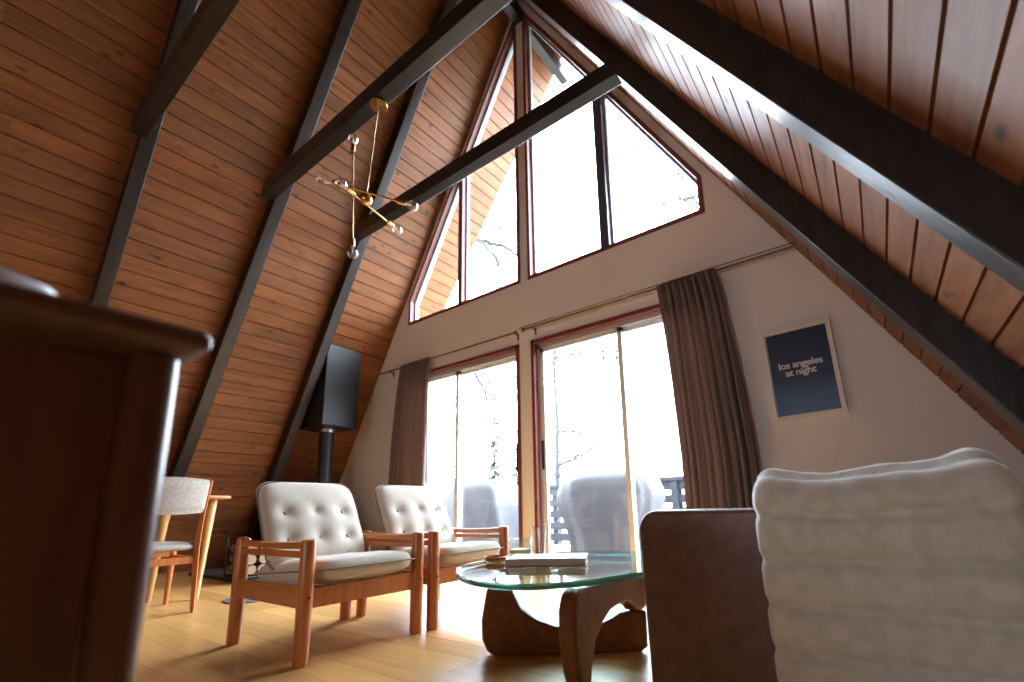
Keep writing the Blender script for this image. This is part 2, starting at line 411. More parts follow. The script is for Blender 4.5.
# baseboards along the gable pier
for k, (a, b) in enumerate(((-3.4, DL[0] - .02), (DR[1] + .02, 3.4))):
    struct(MB().box(a, b, -.012, 0, 0, .07).build('baseboard_' + ('left', 'right')[k], 'white_paint'))
# ---------------------------------------------------------------- rafters and tie beams
def rafter(side, y0, y1, d, label, s_end=None, skew=0.0):
    s_end = s_end or HW * L1 - .03
    nx, nz = S / L1, 1 / L1
    c = []
    for top in (True, False):
        for dd in (-.012, d):
            s_ = (max(.02, dd * S + .004) if top else s_end); yy = skew * (1 - s_ / s_end)
            for y in (y0 + yy, y1 + yy):
                x = s_ / L1; z = H - S * x
                c.append((side * (x - nx * dd), y, z - nz * dd))
    o = MB().add(c, [(0, 1, 3, 2), (4, 6, 7, 5), (0, 4, 5, 1), (2, 3, 7, 6), (0, 2, 6, 4), (1, 5, 7, 3)]).build('rafter', 'beam', bevel=.006, seg=2)
    tag(o, label, 'rafter', None); return o
rafter(-1, -.90, -.80, .13, 'dark timber rafter on the left slope nearest the window wall, behind the black flue box', skew=.08)
rafter(-1, -1.82, -1.715, .13, 'dark timber rafter on the left slope rising behind the dining chair', skew=.22)
rafter(-1, -2.64, -2.55, .13, 'dark timber rafter on the left slope rising from behind the foreground cabinet top')
rafter(-1, -3.52, -3.43, .13, 'dark timber rafter at the top left corner of the photo')
rafter(1, -1.03, -.89, .12, 'dark timber rafter on the right slope nearest the window wall, above the poster', skew=.22)
rafter(1, -2.03, -1.93, .122, 'wide dark timber rafter crossing the upper right of the photo, nearest the camera', skew=.34)
rafter(1, -2.84, -2.75, .13, 'dark timber rafter on the right slope above the camera')
for y0, y1, lb in ((-1.0, -.905, 'dark horizontal tie beam crossing in front of the upper gable windows'),
                   (-1.835, -1.735, 'dark horizontal tie beam that the brass chandelier hangs from'),
                   (-2.715, -2.62, 'dark horizontal tie beam at upper left, nearest the camera')):
    o = MB().prism([(-1.46, 3.262), (1.54, 3.262), (1.47, 3.395), (-1.39, 3.395)], lambda u, v_, w_: (u, w_, v_), y0, y1).build('tie_beam', 'beam_x', bevel=.006, seg=2); tag(o, lb, 'beam')
o = MB().box(-.05, .05, YB, .95, H - .36, H - .20).build('ridge_beam', 'beam', bevel=.006, seg=2); tag(o, 'dark ridge beam running along the peak of the ceiling and out over the windows', 'beam')

# ---------------------------------------------------------------- curtains and rods
def rod(x0, x1, y, z, label, brk):
    t = thing('curtain_rod', label, 'curtain rod', ((x0 + x1) / 2, y, z), group=None); c = (x0 + x1) / 2
    MB().tube([(x0 - c, 0, 0), (x1 - c, 0, 0)], .0085, 12).build('rod', 'rodmetal', t, smooth=True)
    for x in brk:
        b = MB(); b.tube([(x - c, 0, 0), (x - c, .045, .004), (x - c, -y - .003, -.02)], .006, 8); b.box(x - c - .009, x - c + .009, -y - .006, -y, -.05, .02); b.build('bracket', 'rodmetal', t)
    return t
r1 = rod(-2.17, -.07, -.08, 2.182, 'thin dark metal curtain rod over the left glass door', (-2.0, -.09))
MB().lathe([(0, 0), (.016, .004), (.018, .014), (.01, .026), (0, .03)], (-.07 + 1.12, 0, 0), 14, (1, 0, 0)).build('finial', 'rodmetal', r1, smooth=True)
r2 = rod(.04, 2.31, -.08, 2.186, 'long dark metal curtain rod over the right glass door', (.12,))
MB().lathe([(0, 0), (.016, .004), (.018, .014), (.01, .026), (0, .03)], (.04 - 1.175, 0, 0), 14, (-1, 0, 0)).build('finial', 'rodmetal', r2, smooth=True)
MB().tube([(-1.175, -.022, .014), (1.135, -.022, .014)], .005, 8).build('second_rod', 'rodmetal', r2, smooth=True)
def curtain(x0, x1, b0, b1, yc, zt, label, seed, folds):
    rnd = random.Random(seed); mb = MB(); nu, nv = folds * 12, 26
    ph = [rnd.uniform(-.5, .5) for _ in range(folds + 2)]; am = [rnd.uniform(.6, 1.25) for _ in range(folds + 2)]
    for j in range(nv + 1):
        v_ = j / nv; z = zt - v_ * (zt - .03)
        for i in range(nu + 1):
            u = i / nu; k = u * folds; k0 = int(min(k, folds - 1e-6)); a = am[k0] * (1 - (k - k0)) + am[k0 + 1] * (k - k0)
            spread = min(1, v_ * 1.6) ** .7
            x = (x0 + (x1 - x0) * u) * (1 - spread) + (b0 + (b1 - b0) * u) * spread
            amp = (.016 + .022 * min(1, v_ * 2.5)) * a
            y = yc + amp * math.sin(2 * PI * k + ph[k0] * v_ * 1.5) + .008 * math.sin(5 * PI * k + 3 * v_)
            x += .010 * math.cos(2 * PI * k) * min(1, v_ * 3)
            zz = z + (.012 * math.sin(2 * PI * k) if j == 0 else 0)
            mb.v.append((x, y, zz))
    for j in range(nv):
        for i in range(nu):
            a = j * (nu + 1) + i; mb.f.append((a, a + 1, a + nu + 2, a + nu + 1))
    o = mb.build('curtain', 'curtain', smooth='all'); s_ = o.modifiers.new('thick', 'SOLIDIFY'); s_.thickness = .003
    return tag(o, label, 'curtain')
curtain(-1.77, -1.25, -1.90, -1.30, -.085, 2.205, 'gathered taupe curtain hanging at the left side of the left glass door', 3, 9)
curtain(1.345, 1.79, 1.41, 1.905, -.085, 2.21, 'gathered taupe curtain hanging between the right glass door and the framed poster', 11, 9)

# ---------------------------------------------------------------- poster and switch
pc = (2.228, -.014, 1.36); pa = math.radians(-1.0)
t = thing('framed_poster', 'framed dark blue poster lettered los angeles at night, on the wall right of the curtain', 'poster', pc)
PW, PH = .402, .605
t.rotation_euler = (0, math.radians(-1.6), 0)
o_ = [(-PW / 2, -PH / 2), (PW / 2, -PH / 2), (PW / 2, PH / 2), (-PW / 2, PH / 2)]
ring(MB(), o_, inset(o_, .020), -.014, .013).build('frame', 'pink_frame', t)
MB().box(-PW / 2 + .012, PW / 2 - .012, .002, .008, -PH / 2 + .012, PH / 2 - .012).build('mat_border', 'paper', t)
MB().box(-PW / 2 + .027, PW / 2 - .027, -.001, .0019, -PH / 2 + .027, PH / 2 - .027).build('print', 'poster_print', t)
def text(body, size, loc, parent, m, align='LEFT', bold=.003, sp=.95):
    cu_ = bpy.data.curves.new('txt', 'FONT'); cu_.body = body; cu_.size = size; cu_.align_x = align; cu_.extrude = .0006; cu_.offset = bold; cu_.space_character = sp
    tmp = bpy.data.objects.new('txt', cu_); col.objects.link(tmp); dg = bpy.context.evaluated_depsgraph_get()
    me = bpy.data.meshes.new_from_object(tmp.evaluated_get(dg)); bpy.data.objects.remove(tmp)
    me.transform(Matrix.Rotation(PI / 2, 4, 'X')); me.materials.clear(); me.materials.append(M[m])
    o = bpy.data.objects.new('lettering', me); col.objects.link(o); o.parent = parent; o.location = loc; return o
text('los angeles', .062, (0.0, -.0022, .030), t, 'letter', 'CENTER', .0009); text('at night', .062, (-.005, -.0022, -.022), t, 'letter', 'CENTER', .0009)
t = thing('light_switch', 'small white light switch plate beside the right curtain, below the poster', 'light switch', (1.965, -.004, 1.05))
MB().box(-.03, .03, -.004, .003, -.05, .05).build('plate', 'white_paint', t, bevel=.002); MB().box(-.009, .009, -.009, -.003, -.018, .018).build('toggle', 'white_paint', t, bevel=.002)

# ---------------------------------------------------------------- chandelier
BC = Vector((.075, -1.79, 2.55)); CP = Vector((.15, -1.785, 3.262))
t = thing('chandelier', 'brass six bulb sputnik chandelier hanging from the tie beam', 'chandelier', tuple(BC))
rel = CP - BC
MB().lathe([(0, 0), (.006, 0), (.030, -.002), (.057, -.012), (.06, -.022), (.058, -.026), (0, -.026)][::1], tuple(rel), 32).build('canopy', 'brass', t, smooth=True)
for sx_ in (-.03, .03): MB().lathe([(0, -.034), (.006, -.032), (.007, -.024), (.004, -.02)], tuple(rel + Vector((sx_, 0, 0))), 12).build('screw', 'brass', t, smooth=True)
MB().tube([(0, 0, 0), tuple(rel + Vector((0, 0, -.02)))], .0048, 10).build('stem', 'brass', t, smooth=True)
MB().lathe([(.0, -.042), (.016, -.039), (.030, -.029), (.039, -.014), (.042, 0), (.039, .014), (.030, .029), (.016, .039), (0, .042)], (0, 0, 0), 24).build('hub', 'brass', t, smooth='all')
def arm(a, b, mid):
    a, b = Vector(a), Vector(b)
    ar = MB().tube([a, b], .006, 10).build('arm', 'brass', t, smooth=True)
    if mid: MB().tube([(0, 0, 0), mid], .005, 8).build('link', 'brass', t, smooth=True)
    for p, d in ((a, (a - b).normalized()), (b, (b - a).normalized())):
        MB().lathe([(0, -.004), (.015, -.003), (.0155, .0), (.0155, .052), (.012, .053), (0, .05)], tuple(p), 18, tuple(d)).build('socket', 'brass', ar, smooth=True)
        prof = [(.012, .050), (.016, .062), (.027, .078), (.033, .094), (.0335, .105), (.029, .122), (.018, .135), (0, .139)]
        bl = MB().lathe(prof, tuple(p), 20, tuple(d)).build('bulb', 'bulbglass', ar, smooth='all')
        MB().tube([tuple(p + d * .05), tuple(p + d * .075), tuple(p + d * .10)], [.010, .006, .004], 8).build('filament_stem', 'white_paint', bl)
def shrink(a, b, k=.118):
    a, b = Vector(a), Vector(b); d = (b - a).normalized(); return a + d * k, b - d * k
# vertical arm (in front of the hub), two arms crossing the hub
va, vb = shrink(Vector((-.11, -1.80, 3.115)) - BC, Vector((-.025, -1.80, 2.185)) - BC, .11); arm(va, vb, tuple((va + vb) / 2 + Vector((0, 0, .0))))
a2, b2 = shrink(Vector((.045, -2.03, 2.553)) - BC, Vector((.245, -1.59, 2.553)) - BC, .07); arm(a2, b2, tuple((a2 + b2) / 2))
a3, b3 = shrink(Vector((.105, -1.96, 2.53)) - BC, Vector((-.01, -1.50, 2.53)) - BC, .075); arm(a3, b3, None)

# ---------------------------------------------------------------- flue box, stove
t = thing('chimney_support_box', 'black metal flue box fixed to the left boarded slope above the stove pipe', 'flue box', (-2.43, -.53, 1.50))
bx0 = lambda z: -(H - z) / S
poly = [(-2.19, 1.50), (-2.19, 2.40), (bx0(2.40) - .0, 2.40), (bx0(1.50), 1.50)]
MB().prism(poly, lambda u, v_, w_: (u + 2.43, w_ + .53, v_ - 1.50), -.735, -.335).build('box', 'black_metal', t, bevel=.004)
MB().box(-.285 , .25, -.212, .207, -.012, .0).build('bottom_lip', 'black_metal', t, bevel=.002)
t = thing('wood_stove', 'black wood stove with tall round black pipe behind the nearer armchair', 'stove', (-2.45, -.53, 0))
MB().lathe([(.072, .66), (.072, 1.30), (.076, 1.302), (.076, 1.33), (.079, 1.335), (.079, 1.42), (.072, 1.425), (.072, 1.485)], (0, 0, 0), 32).build('stove_pipe', 'black_metal', t, smooth=True)
MB().lathe([(.084, 1.445), (.092, 1.447), (.092, 1.482), (.084, 1.484)], (0, 0, 0), 32).build('collar', 'steel', t, smooth=True)
MB().box(-.22, .22, -.19, .19, .16, .62).build('body', 'black_metal', t, bevel=.02); MB().box(-.24, .24, -.21, .21, .625, .66).build('top_plate', 'black_metal', t, bevel=.01)
dd = MB().box(.221, .24, -.15, .15, .24, .56).build('door', 'black_metal', t, bevel=.006); MB().box(.241, .244, -.11, .11, .30, .50).build('door_glass', 'poster_print', dd); MB().tube([(.24, .13, .40), (.265, .13, .40), (.265, .13, .48), (.24, .13, .48)], .007, 8).build('handle', 'steel', dd)
for x in (-.2, .2):
    for y in (-.18, .18): MB().tube([(x, y, .16), (x * 1.1, y * 1.1, 0)], [.03, .02], 10).build('leg', 'black_metal', t)
o = MB().box(-3.05, -1.85, -1.50, -.06, .0, .03).build('hearth_slab', 'dark_rock', bevel=.008); tag(o, 'low dark stone hearth slab on the floor behind the armchairs', 'hearth')
# fire wood rack on the hearth
def log(x, y, z, r_, l_, rz, lab):
    t = thing('firewood_log', lab, 'log', (x, y, z), rz, group='split logs stacked in the rack')
    MB().lathe([(r_, -l_ / 2), (r_ * 1.04, 0), (r_, l_ / 2)], (0, 0, 0), 9, (1, .0, 0)).build('bark', 'logs', t)
    for s_ in (-1, 1): MB().lathe([(0, 0), (r_ * .97, 0)], (s_ * (l_ / 2 - .001), 0, 0), 9, (s_, 0, 0)).build('cut_end', 'logend', t)
t = thing('firewood_rack', 'black metal rack of split logs behind the nearer armchair', 'log rack', (-2.0, -1.32, .035))
for x in (-.17, .17): MB().tube([(x, -.2, .34), (x, -.2, .015), (x, .2, .015), (x, .2, .34)], .009, 8).build('hoop', 'black_metal', t)
for y in (-.2, .2): MB().tube([(-.17, y, .34), (.17, y, .34)], .008, 8).build('rail', 'black_metal', t)
for y in (-.1, .1): MB().tube([(-.17, y, .012), (.17, y, .012)], .008, 8).build('foot_bar', 'black_metal', t)
k = 0
for rr in range(3):
    for cc in range(4):
        log(-2.0 + random.uniform(-.01, .01), -1.32 - .138 + cc * .092 + (.0 if rr % 2 else .004), .035 + .072 + rr * .083, random.uniform(.038, .042), .36, random.uniform(-.03, .03),
            'pale split firewood log in the rack behind the nearer armchair')
o = MB().prism([tuple(q)[:2] for q in spline([(-.22, -.1, 0), (.02, -.16, 0), (.2, -.09, 0), (.22, .07, 0), (0, .13, 0), (-.2, .09, 0)], 5)], lambda u, v_, w_: (u * .6 - .98, v_ * .7 - 1.84, w_), .001, .008).build('floor_mat', 'rug_cloth', bevel=.003)
tag(o, 'small dark grey mat on the floor behind the nearer armchair', 'mat')

# ---------------------------------------------------------------- cushions
def pad(w_, h_, t_, tufts=(), sag=0.0, dome=.35, n=44, exp=5.0, ripple=0.0):
    """a stuffed pad in its own XY plane (w_ along X, h_ along Y), thickness along Z"""
    mb = MB(); N = n
    def pt(i, j, s_):
        u = -1 + 2 * i / N; v_ = -1 + 2 * j / N
        # round corners: map the square onto a superellipse
        k = (abs(u) ** exp + abs(v_) ** exp) ** (1 / exp); m_ = max(abs(u), abs(v_)); f = (m_ / k) if k > 1e-6 else 1
        uu, vv = u * f, v_ * f
        e = max(0.0, 1 - m_ ** 9) ** .5
        th = t_ / 2 * (e * (1 - dome) + e * dome * (1 - uu * uu) * (1 - vv * vv) * 1.25)
        x, y = uu * w_ / 2, vv * h_ / 2
        for (tx, ty, d, r_) in tufts:
            q = math.hypot(x - tx, y - ty); th -= d * math.exp(-(q / r_) ** 1.3)
        th += ripple * noise.noise(Vector((x * 9, y * 9, s_ * 3))) * e
        return (x, y, s_ * max(th, .001) + sag * (1 - uu * uu) * (1 - vv * vv))
    for s_ in (1, -1):
        base = len(mb.v)
        for j in range(N + 1):
            for i in range(N + 1): mb.v.append(pt(i, j, s_))
        for j in range(N):
            for i in range(N):
                a = base + j * (N + 1) + i; q = (a, a + 1, a + N + 2, a + N + 1); mb.f.append(q if s_ > 0 else q[::-1])
    return mb
def place(o, mtx): o.matrix_local = mtx; return o
def weld(o):
    md = o.modifiers.new('weld', 'WELD'); md.merge_threshold = .0035; o.modifiers.new('wnn', 'WEIGHTED_NORMAL'); return o

# ---------------------------------------------------------------- easy chairs
def easy_chair(x, y, label):
    """local +X is the front; origin on the floor under the middle of the seat"""
    t = thing('armchair', label, 'armchair', (x, y, 0), 0, None)
    XF, XR, YW, HT_ = .29, -.272, .262, .448
    for sx_, xx in ((1, XF), (-1, XR)):
        for sy in (-1, 1):
            lean = 0.004 if sx_ < 0 else 0
            m_ = MB().lathe([(0, 0), (.024, .001), (.0262, .006), (.0285, .2), (.0285, HT_ - .012), (.025, HT_ - .003), (.016, HT_), (0, HT_)], (0, 0, 0), 22)
            for i, q in enumerate(m_.v): m_.v[i] = (q[0] + xx - lean * (1 - q[2] / HT_), q[1] + sy * YW, q[2])
            lg = m_.build('leg', 'teak', t, smooth=True)
            MB().lathe([(0, 0), (.0055, 0), (.0055, .002)], (xx + .0, sy * (YW + .0285), .238) if sx_ < 0 else (xx + .0287, sy * YW, .238), 10, (0, sy, 0) if sx_ < 0 else (1, 0, 0)).build('bolt', 'black_metal', lg)
    for sy in (-1, 1):
        # paired armrest bars: the upper one dips in the middle
        n = 14; up = MB(); 
        for (zt_, zb_, wy) in ((.440, .412, .040),):
            for i in range(n + 1):
                u = i / n; x_ = XR + .01 + (XF - XR - .02) * u; dip = .007 * math.sin(PI * u)
                for yy, zz in ((-wy / 2, zb_ - dip * .4), (wy / 2, zb_ - dip * .4), (wy / 2, zt_ - dip), (-wy / 2, zt_ - dip)): up.v.append((x_, sy * YW + yy * (1 + .25 * math.sin(PI * u)), zz))
            for i in range(n):
                for k in range(4): up.f.append((i * 4 + k, i * 4 + (k + 1) % 4, i * 4 + 4 + (k + 1) % 4, i * 4 + 4 + k))
            up.f.append((0, 1, 2, 3)); up.f.append(tuple(n * 4 + k for k in (3, 2, 1, 0)))
        up.build('armrest', 'teak_x', t, bevel=.006)
        MB().box(XR + .01, XF - .01, sy * YW - .012, sy * YW + .012, .378, .402).build('arm_rail', 'teak_x', t, bevel=.004)
        MB().box(XR + .01, XF - .01, sy * YW - .011, sy * YW + .011, .196, .272).build('side_rail', 'teak_x', t, bevel=.003)
    MB().box(XF - .012, XF + .012, -YW + .015, YW - .015, .196, .268).build('front_rail', 'teak', t, bevel=.003)
    MB().box(XR + .05, XR + .074, -YW + .015, YW - .015, .190, .245).build('rear_rail', 'teak', t, bevel=.003)
    for k in range(5):
        yy = -.18 + k * .09; MB().bar((XR + .06, yy, .222), (XF - .01, yy, .255), .03, .008).build('seat_slat', 'teak_x', t)
    # seat cushion
    m_ = pad(.585, .470, .118, exp=7, ripple=.007, sag=-.012, dome=.2); s_ = weld(m_.build('seat_cushion', 'linen', t, smooth='all'))
    place(s_, Matrix.Translation((.045, 0, .310)) @ Matrix.Rotation(math.radians(-4.5), 4, 'Y'))
    pr = [(q[0], q[1], .0) for q in rrect(.587, .472, .06)]; pr.append(pr[0]); pr.append(pr[1])
    MB().tube(pr, .0035, 6).build('piping', 'piping', s_, smooth=True)
    # back cushion: plane leaning back; X of pad = width (world Y), Y of pad = height
    rows = [(-.14, .045), (0, .045), (.14, .045), (-.14, -.085), (0, -.085), (.14, -.085)]
    m_ = pad(.475, .45, .105, tufts=[(a, b, .026, .032) for a, b in rows], exp=6, ripple=.004)
    bk = weld(m_.build('back_cushion', 'linen', t, smooth='all'))
    p0 = Vector((-.025, -.015, .290)); p1 = Vector((-.250, -.015, .706)); upv = (p1 - p0).normalized(); nrm = Vector((upv.z, 0, -upv.x)); wv = Vector((0, 1, 0))
    mid = (p0 + p1) / 2
    mt = Matrix(((wv.x, upv.x, nrm.x, mid.x), (wv.y, upv.y, nrm.y, mid.y), (wv.z, upv.z, nrm.z, mid.z), (0, 0, 0, 1)))
    place(bk, mt)
    pr = [(q[0], q[1], .0) for q in rrect(.478, .452, .07)]; pr += pr[:2]
    MB().tube(pr, .004, 6).build('piping', 'piping', bk, smooth=True)
    for a, b in rows:
        MB().lathe([(.0, .0265), (.006, .026), (.0095, .0225), (.0095, .017)], (a, b, .0045), 12).build('button', 'button', bk, smooth=True)
    # back frame behind the cushion
    for sy in (-1, 1): MB().bar(p0 + Vector((-.075, sy * .13, -.06)), p1 + Vector((-.055, sy * .13, -.05)), .022, .03, (0, 1, 0)).build('back_post', 'teak', t, bevel=.003)
    for f in (.25, .6, .93): 
        c = p0.lerp(p1, f) + Vector((-.065, 0, -.04)); MB().box(c.x - .008, c.x + .008, -.18, .16, c.z - .02, c.z + .02).build('back_slat', 'teak', t, bevel=.003)
    return t
easy_chair(.435, -2.085, 'teak armchair with cream buttoned cushions, the nearer one, left of centre')
easy_chair(.440, -1.468, 'teak armchair with cream buttoned cushions, farther one, beside the glass coffee table')

# ---------------------------------------------------------------- dining chair and table
def dining_chair(x, y, rz, label):
    """local -X is the front of the seat; the back posts stand at x = 0"""
    t = thing('dining_chair', label, 'chair', (x, y, 0), rz)
    for sy in (-1, 1):
        yy = sy * .205
        pts = spline([(0, yy, 0), (-.028, yy, .20), (-.045, yy, .38), (-.02, yy, .56), (.055, yy, .765)], 6, False)
        m_ = MB(); n = len(pts)
        for i, p in enumerate(pts):
            f = i / (n - 1); wx = .016 + .020 * math.sin(PI * min(1, f * 1.05)) ** .8; wy = .011
            for a in range(10):
                an = 2 * PI * a / 10; m_.v.append((p.x + wx * math.cos(an), p.y + wy * math.sin(an), p.z))
        for i in range(n - 1):
            for a in range(10): m_.f.append((i * 10 + a, i * 10 + (a + 1) % 10, (i + 1) * 10 + (a + 1) % 10, (i + 1) * 10 + a))
        m_.f.append(tuple(range(10))); m_.f.append(tuple((n - 1) * 10 + a for a in range(10)))
        m_.build('rear_leg', 'teak', t, smooth=True)
        MB().tube([(-.455, yy, 0), (-.435, yy, .36)], [.013, .019], 12).build('front_leg', 'teak', t, smooth=True)
        MB().box(-.44, -.02, yy - .010, yy + .010, .275, .312).build('side_rail', 'teak_x', t, bevel=.003)
    MB().box(-.052, -.030, -.2, .2, .275, .315).build('rear_rail', 'teak', t, bevel=.003); MB().box(-.452, -.43, -.2, .2, .30, .345).build('front_rail', 'teak', t, bevel=.003)
    s_ = weld(pad(.45, .43, .06, exp=5, dome=.3).build('seat', 'tweed', t, smooth='all')); place(s_, Matrix.Translation((-.235, 0, .375)))
    # curved padded backrest
    m_ = MB(); nu, nv = 22, 8
    for s_ in (1, -1):
        for j in range(nv + 1):
            v_ = j / nv; z = .575 + .19 * v_; 
            for i in range(nu + 1):
                u = -1 + 2 * i / nu; yy = u * .215; xx = .012 + (z - .575) * .30 + .05 * (1 - u * u) * 1.0
                z2 = z + .012 * (1 - u * u) * (1 if j > nv / 2 else -1) * abs(v_ - .5) * 2
                e = max(0, 1 - max(abs(u) ** 10, abs(2 * v_ - 1) ** 6)) ** .5; m_.v.append((xx + s_ * .016 * e - .02, yy, z2))
    K = (nu + 1) * (nv + 1)
    for q in (0, K):
        for j in range(nv):
            for i in range(nu): a = q + j * (nu + 1) + i; m_.f.append((a, a + 1, a + nu + 2, a + nu + 1))
    weld(m_.build('backrest', 'tweed', t, smooth='all'))
    return t
dining_chair(-.86, -2.17 - .205, 0, 'teak dining chair with light tweed backrest, at the left beside the table')
t = thing('dining_table', 'light wood dining table with tapered slanting legs behind the dining chair', 'table', (-1.95, -2.4, 0))
edge = [tuple(q)[:2] for q in spline([(.66, .44, 0), (.67, .0, 0), (.62, -.55, 0), (0, -.62, 0), (-.62, -.55, 0), (-.66, 0, 0), (-.60, .55, 0), (0, .60, 0), (.55, .57, 0)], 6)]
MB().prism(edge, lambda u, v_, w_: (u, v_, w_), .672, .695).build('tabletop', 'teak_x', t, bevel=.008)
for (lx, ly, fx, fy) in ((.455, .49, .62, .40), (.455, .22, .405, .20), (-.45, .49, -.6, .46), (-.5, -.42, -.6, -.5)):
    MB().tube([(lx, ly, .672), (fx, fy, 0)], [.031, .016], 14).build('leg', 'oak', t, smooth=True)
MB().box(-.5, .5, -.36, -.33, .60, .672).build('apron', 'oak', t); MB().box(-.5, .5, .33, .36, .60, .672).build('apron', 'oak', t)

# ---------------------------------------------------------------- coffee table
t = thing('coffee_table', 'free-form glass coffee table on a sculpted brown wood base', 'coffee table', (1.45, -1.70, 0))
T0 = Vector((1.45, -1.70, 0)); piv = Vector((1.70, -1.553, 0))
outer = [(.035, .300), (.002, .235), (-.016, .130), (-.014, .060), (.004, .018), (.030, .002), (.30, .0), (.535, .002), (.560, .02), (.562, .148), (.505, .150), (.470, .142), (.440, .122), (.390, .100), (.310, .094), (.240, .100), (.180, .124), (.122, .165), (.088, .240), (.078, .300)]
def base_piece(tip, flip, name):
    d = (piv - tip); d.z = 0; Lp = d.length; d.normalize(); sd = Vector((-d.y, d.x, 0)); kk = Lp / .535
    m_ = MB(); poly = [(u * kk, (.30 - z if flip else z)) for u, z in outer]
    m_.prism(poly, lambda u, v_, w_: tuple(tip + d * u + sd * w_ + Vector((0, 0, v_)) - T0), -.029, .029)
    return m_.build(name, 'walnut', t, bevel=.012, seg=4, angle=60)
base_piece(Vector((1.225, -1.893, 0)), False, 'lower_base'); base_piece(Vector((1.728, -2.088, 0)), True, 'upper_base')
MB().tube([tuple(piv - T0 + Vector((0, 0, .10))), tuple(piv - T0 + Vector((0, 0, .20)))], .012, 12).build('pivot_pin', 'steel', t)
go = [(1.08, -1.88, 0), (1.23, -2.06, 0), (1.42, -2.17, 0), (1.60, -2.175, 0), (1.73, -2.05, 0), (1.82, -1.83, 0), (1.87, -1.58, 0), (1.82, -1.32, 0), (1.62, -1.12, 0), (1.32, -1.12, 0), (1.12, -1.30, 0), (1.02, -1.58, 0)]
gp = [tuple(q)[:2] for q in spline(go, 8)]
g = MB(); n = len(gp); g.add([(x - T0.x, y - T0.y, .320) for x, y in gp], [tuple(range(n))]); g.add([(x - T0.x, y - T0.y, .3005) for x, y in gp], [tuple(range(n))[::-1]])
gt = g.build('glass_top', 'tableglass', t)
e_ = MB()
cx = sum(x for x, y in gp) / n; cy = sum(y for x, y in gp) / n
prof = [(-.002, .3005), (0, .303), (0, .3175), (-.002, .320)]
for off_, z in prof:
    for x, y in gp:
        dv = Vector((x - cx, y - cy)).normalized(); e_.v.append((x + dv.x * off_ - T0.x, y + dv.y * off_ - T0.y, z))
for j in range(3):
    for i in range(n): e_.f.append((j * n + i, j * n + (i + 1) % n, (j + 1) * n + (i + 1) % n, (j + 1) * n + i))
e_.build('glass_edge', 'glassedge', gt, smooth='all')

# things on the coffee table
ZT = .3205
def on_table(px, py): return (px, py, ZT)
t = thing('book', 'large white hardcover book lying on the glass coffee table', 'book', (1.405, -1.72, ZT), math.atan2(.149, .277))
MB().box(-.155, .155, -.10, .10, 0, .005).build('back_cover', 'bookback', t, bevel=.0015); MB().box(-.151, .150, -.097, .097, .005, .026).build('pages', 'paper', t); MB().box(-.155, .155, -.10, .10, .026, .031).build('front_cover', 'bookcover', t, bevel=.0015)
MB().box(-.157, -.152, -.10, .10, .001, .030).build('spine', 'bookcover', t)
t = thing('candle_jar', 'lidded glass jar with yellow green candle behind the white book', 'candle', (1.065, -1.475, ZT))
t.scale = (1.3, 1.3, 1.1)
MB().lathe([(0, 0), (.040, 0), (.044, .006), (.044, .056), (.040, .062), (.037, .062), (.041, .055), (.041, .008), (0, .006)], (0, 0, 0), 28).build('jar', 'tumbler', t, smooth=True)
MB().lathe([(0, .008), (.039, .008), (.039, .026), (.02, .030), (0, .031)], (0, 0, 0), 24).build('wax', 'wax', t, smooth=True)
MB().lathe([(0, .062), (.046, .062), (.047, .066), (.044, .072), (0, .074)], (0, 0, 0), 28).build('lid', 'tumbler', t, smooth=True)
t = thing('drinking_glass', 'tall clear drinking glass behind the candle jar on the coffee table', 'glass', (1.10, -1.375, ZT))
MB().lathe([(0, 0), (.031, 0), (.033, .004), (.042, .135), (.040, .135), (.031, .012), (0, .011)], (0, 0, 0), 28).build('tumbler', 'tumbler', t, smooth=True)
t = thing('wooden_dish', 'small shallow reddish wooden dish left of the book', 'dish', (1.145, -1.745, ZT))
MB().lathe([(0, 0), (.036, 0), (.046, .006), (.050, .022), (.047, .024), (.042, .012), (0, .007)], (0, 0, 0), 28).build('bowl', 'teak', t, smooth=True)

# ---------------------------------------------------------------- sofa seen from behind, quilted cushion
t = thing('sofa', 'brown leather sofa seen from behind at the lower right', 'sofa', (2.45, -1.70, 0))
SX0, SX1, SY0 = 1.955, 3.00, -2.06
def rel_(x, y, z): return (x - 2.45, y + 1.70, z)
def slab(name, pts2, y0, y1, r_=.03, m_='leather'):
    return MB().prism(pts2, lambda u, v_, w_: rel_(u, w_, v_), y0, y1).build(name, m_, t, bevel=.016, seg=4, angle=50)
w_ = SX1 - SX0
arc = [(SX0 + .055 - .055 * math.cos(a), .470 + .055 * math.sin(a)) for a in [PI / 2 * k / 6 for k in range(7)]]
slab('back_panel', [(SX0 + .008, .03), (SX0, .470)] + arc[1:] + [(2.32, .525), (2.38, .548), (2.46, .555), (SX1 - .12, .555), (SX1 - .03, .50), (SX1 - .03, .03)], SY0, SY0 + .13)
MB().box(*[q for q in (SX0 + .01 - 2.45, SX0 + .20 - 2.45, .36 - .59, .94, .09, .44)]).build('arm', 'leather', t, bevel=.05, seg=5)
MB().box(2.72 - 2.45, 2.90 - 2.45, .36 - .59, .94, .09, .44).build('arm', 'leather', t, bevel=.05, seg=5)
MB().box(SX0 + .21 - 2.45, 2.71 - 2.45, -.2, .93, .09, .22).build('seat_base', 'leather', t, bevel=.02)
MB().box(SX0 + .215 - 2.45, 2.705 - 2.45, -.03, .94, .225, .34).build('seat_cushion', 'leather', t, bevel=.04, seg=5)
MB().box(SX0 + .22 - 2.45, 2.70 - 2.45, -.215, -.05, .345, .49).build('back_cushion', 'leather', t, bevel=.05, seg=5)
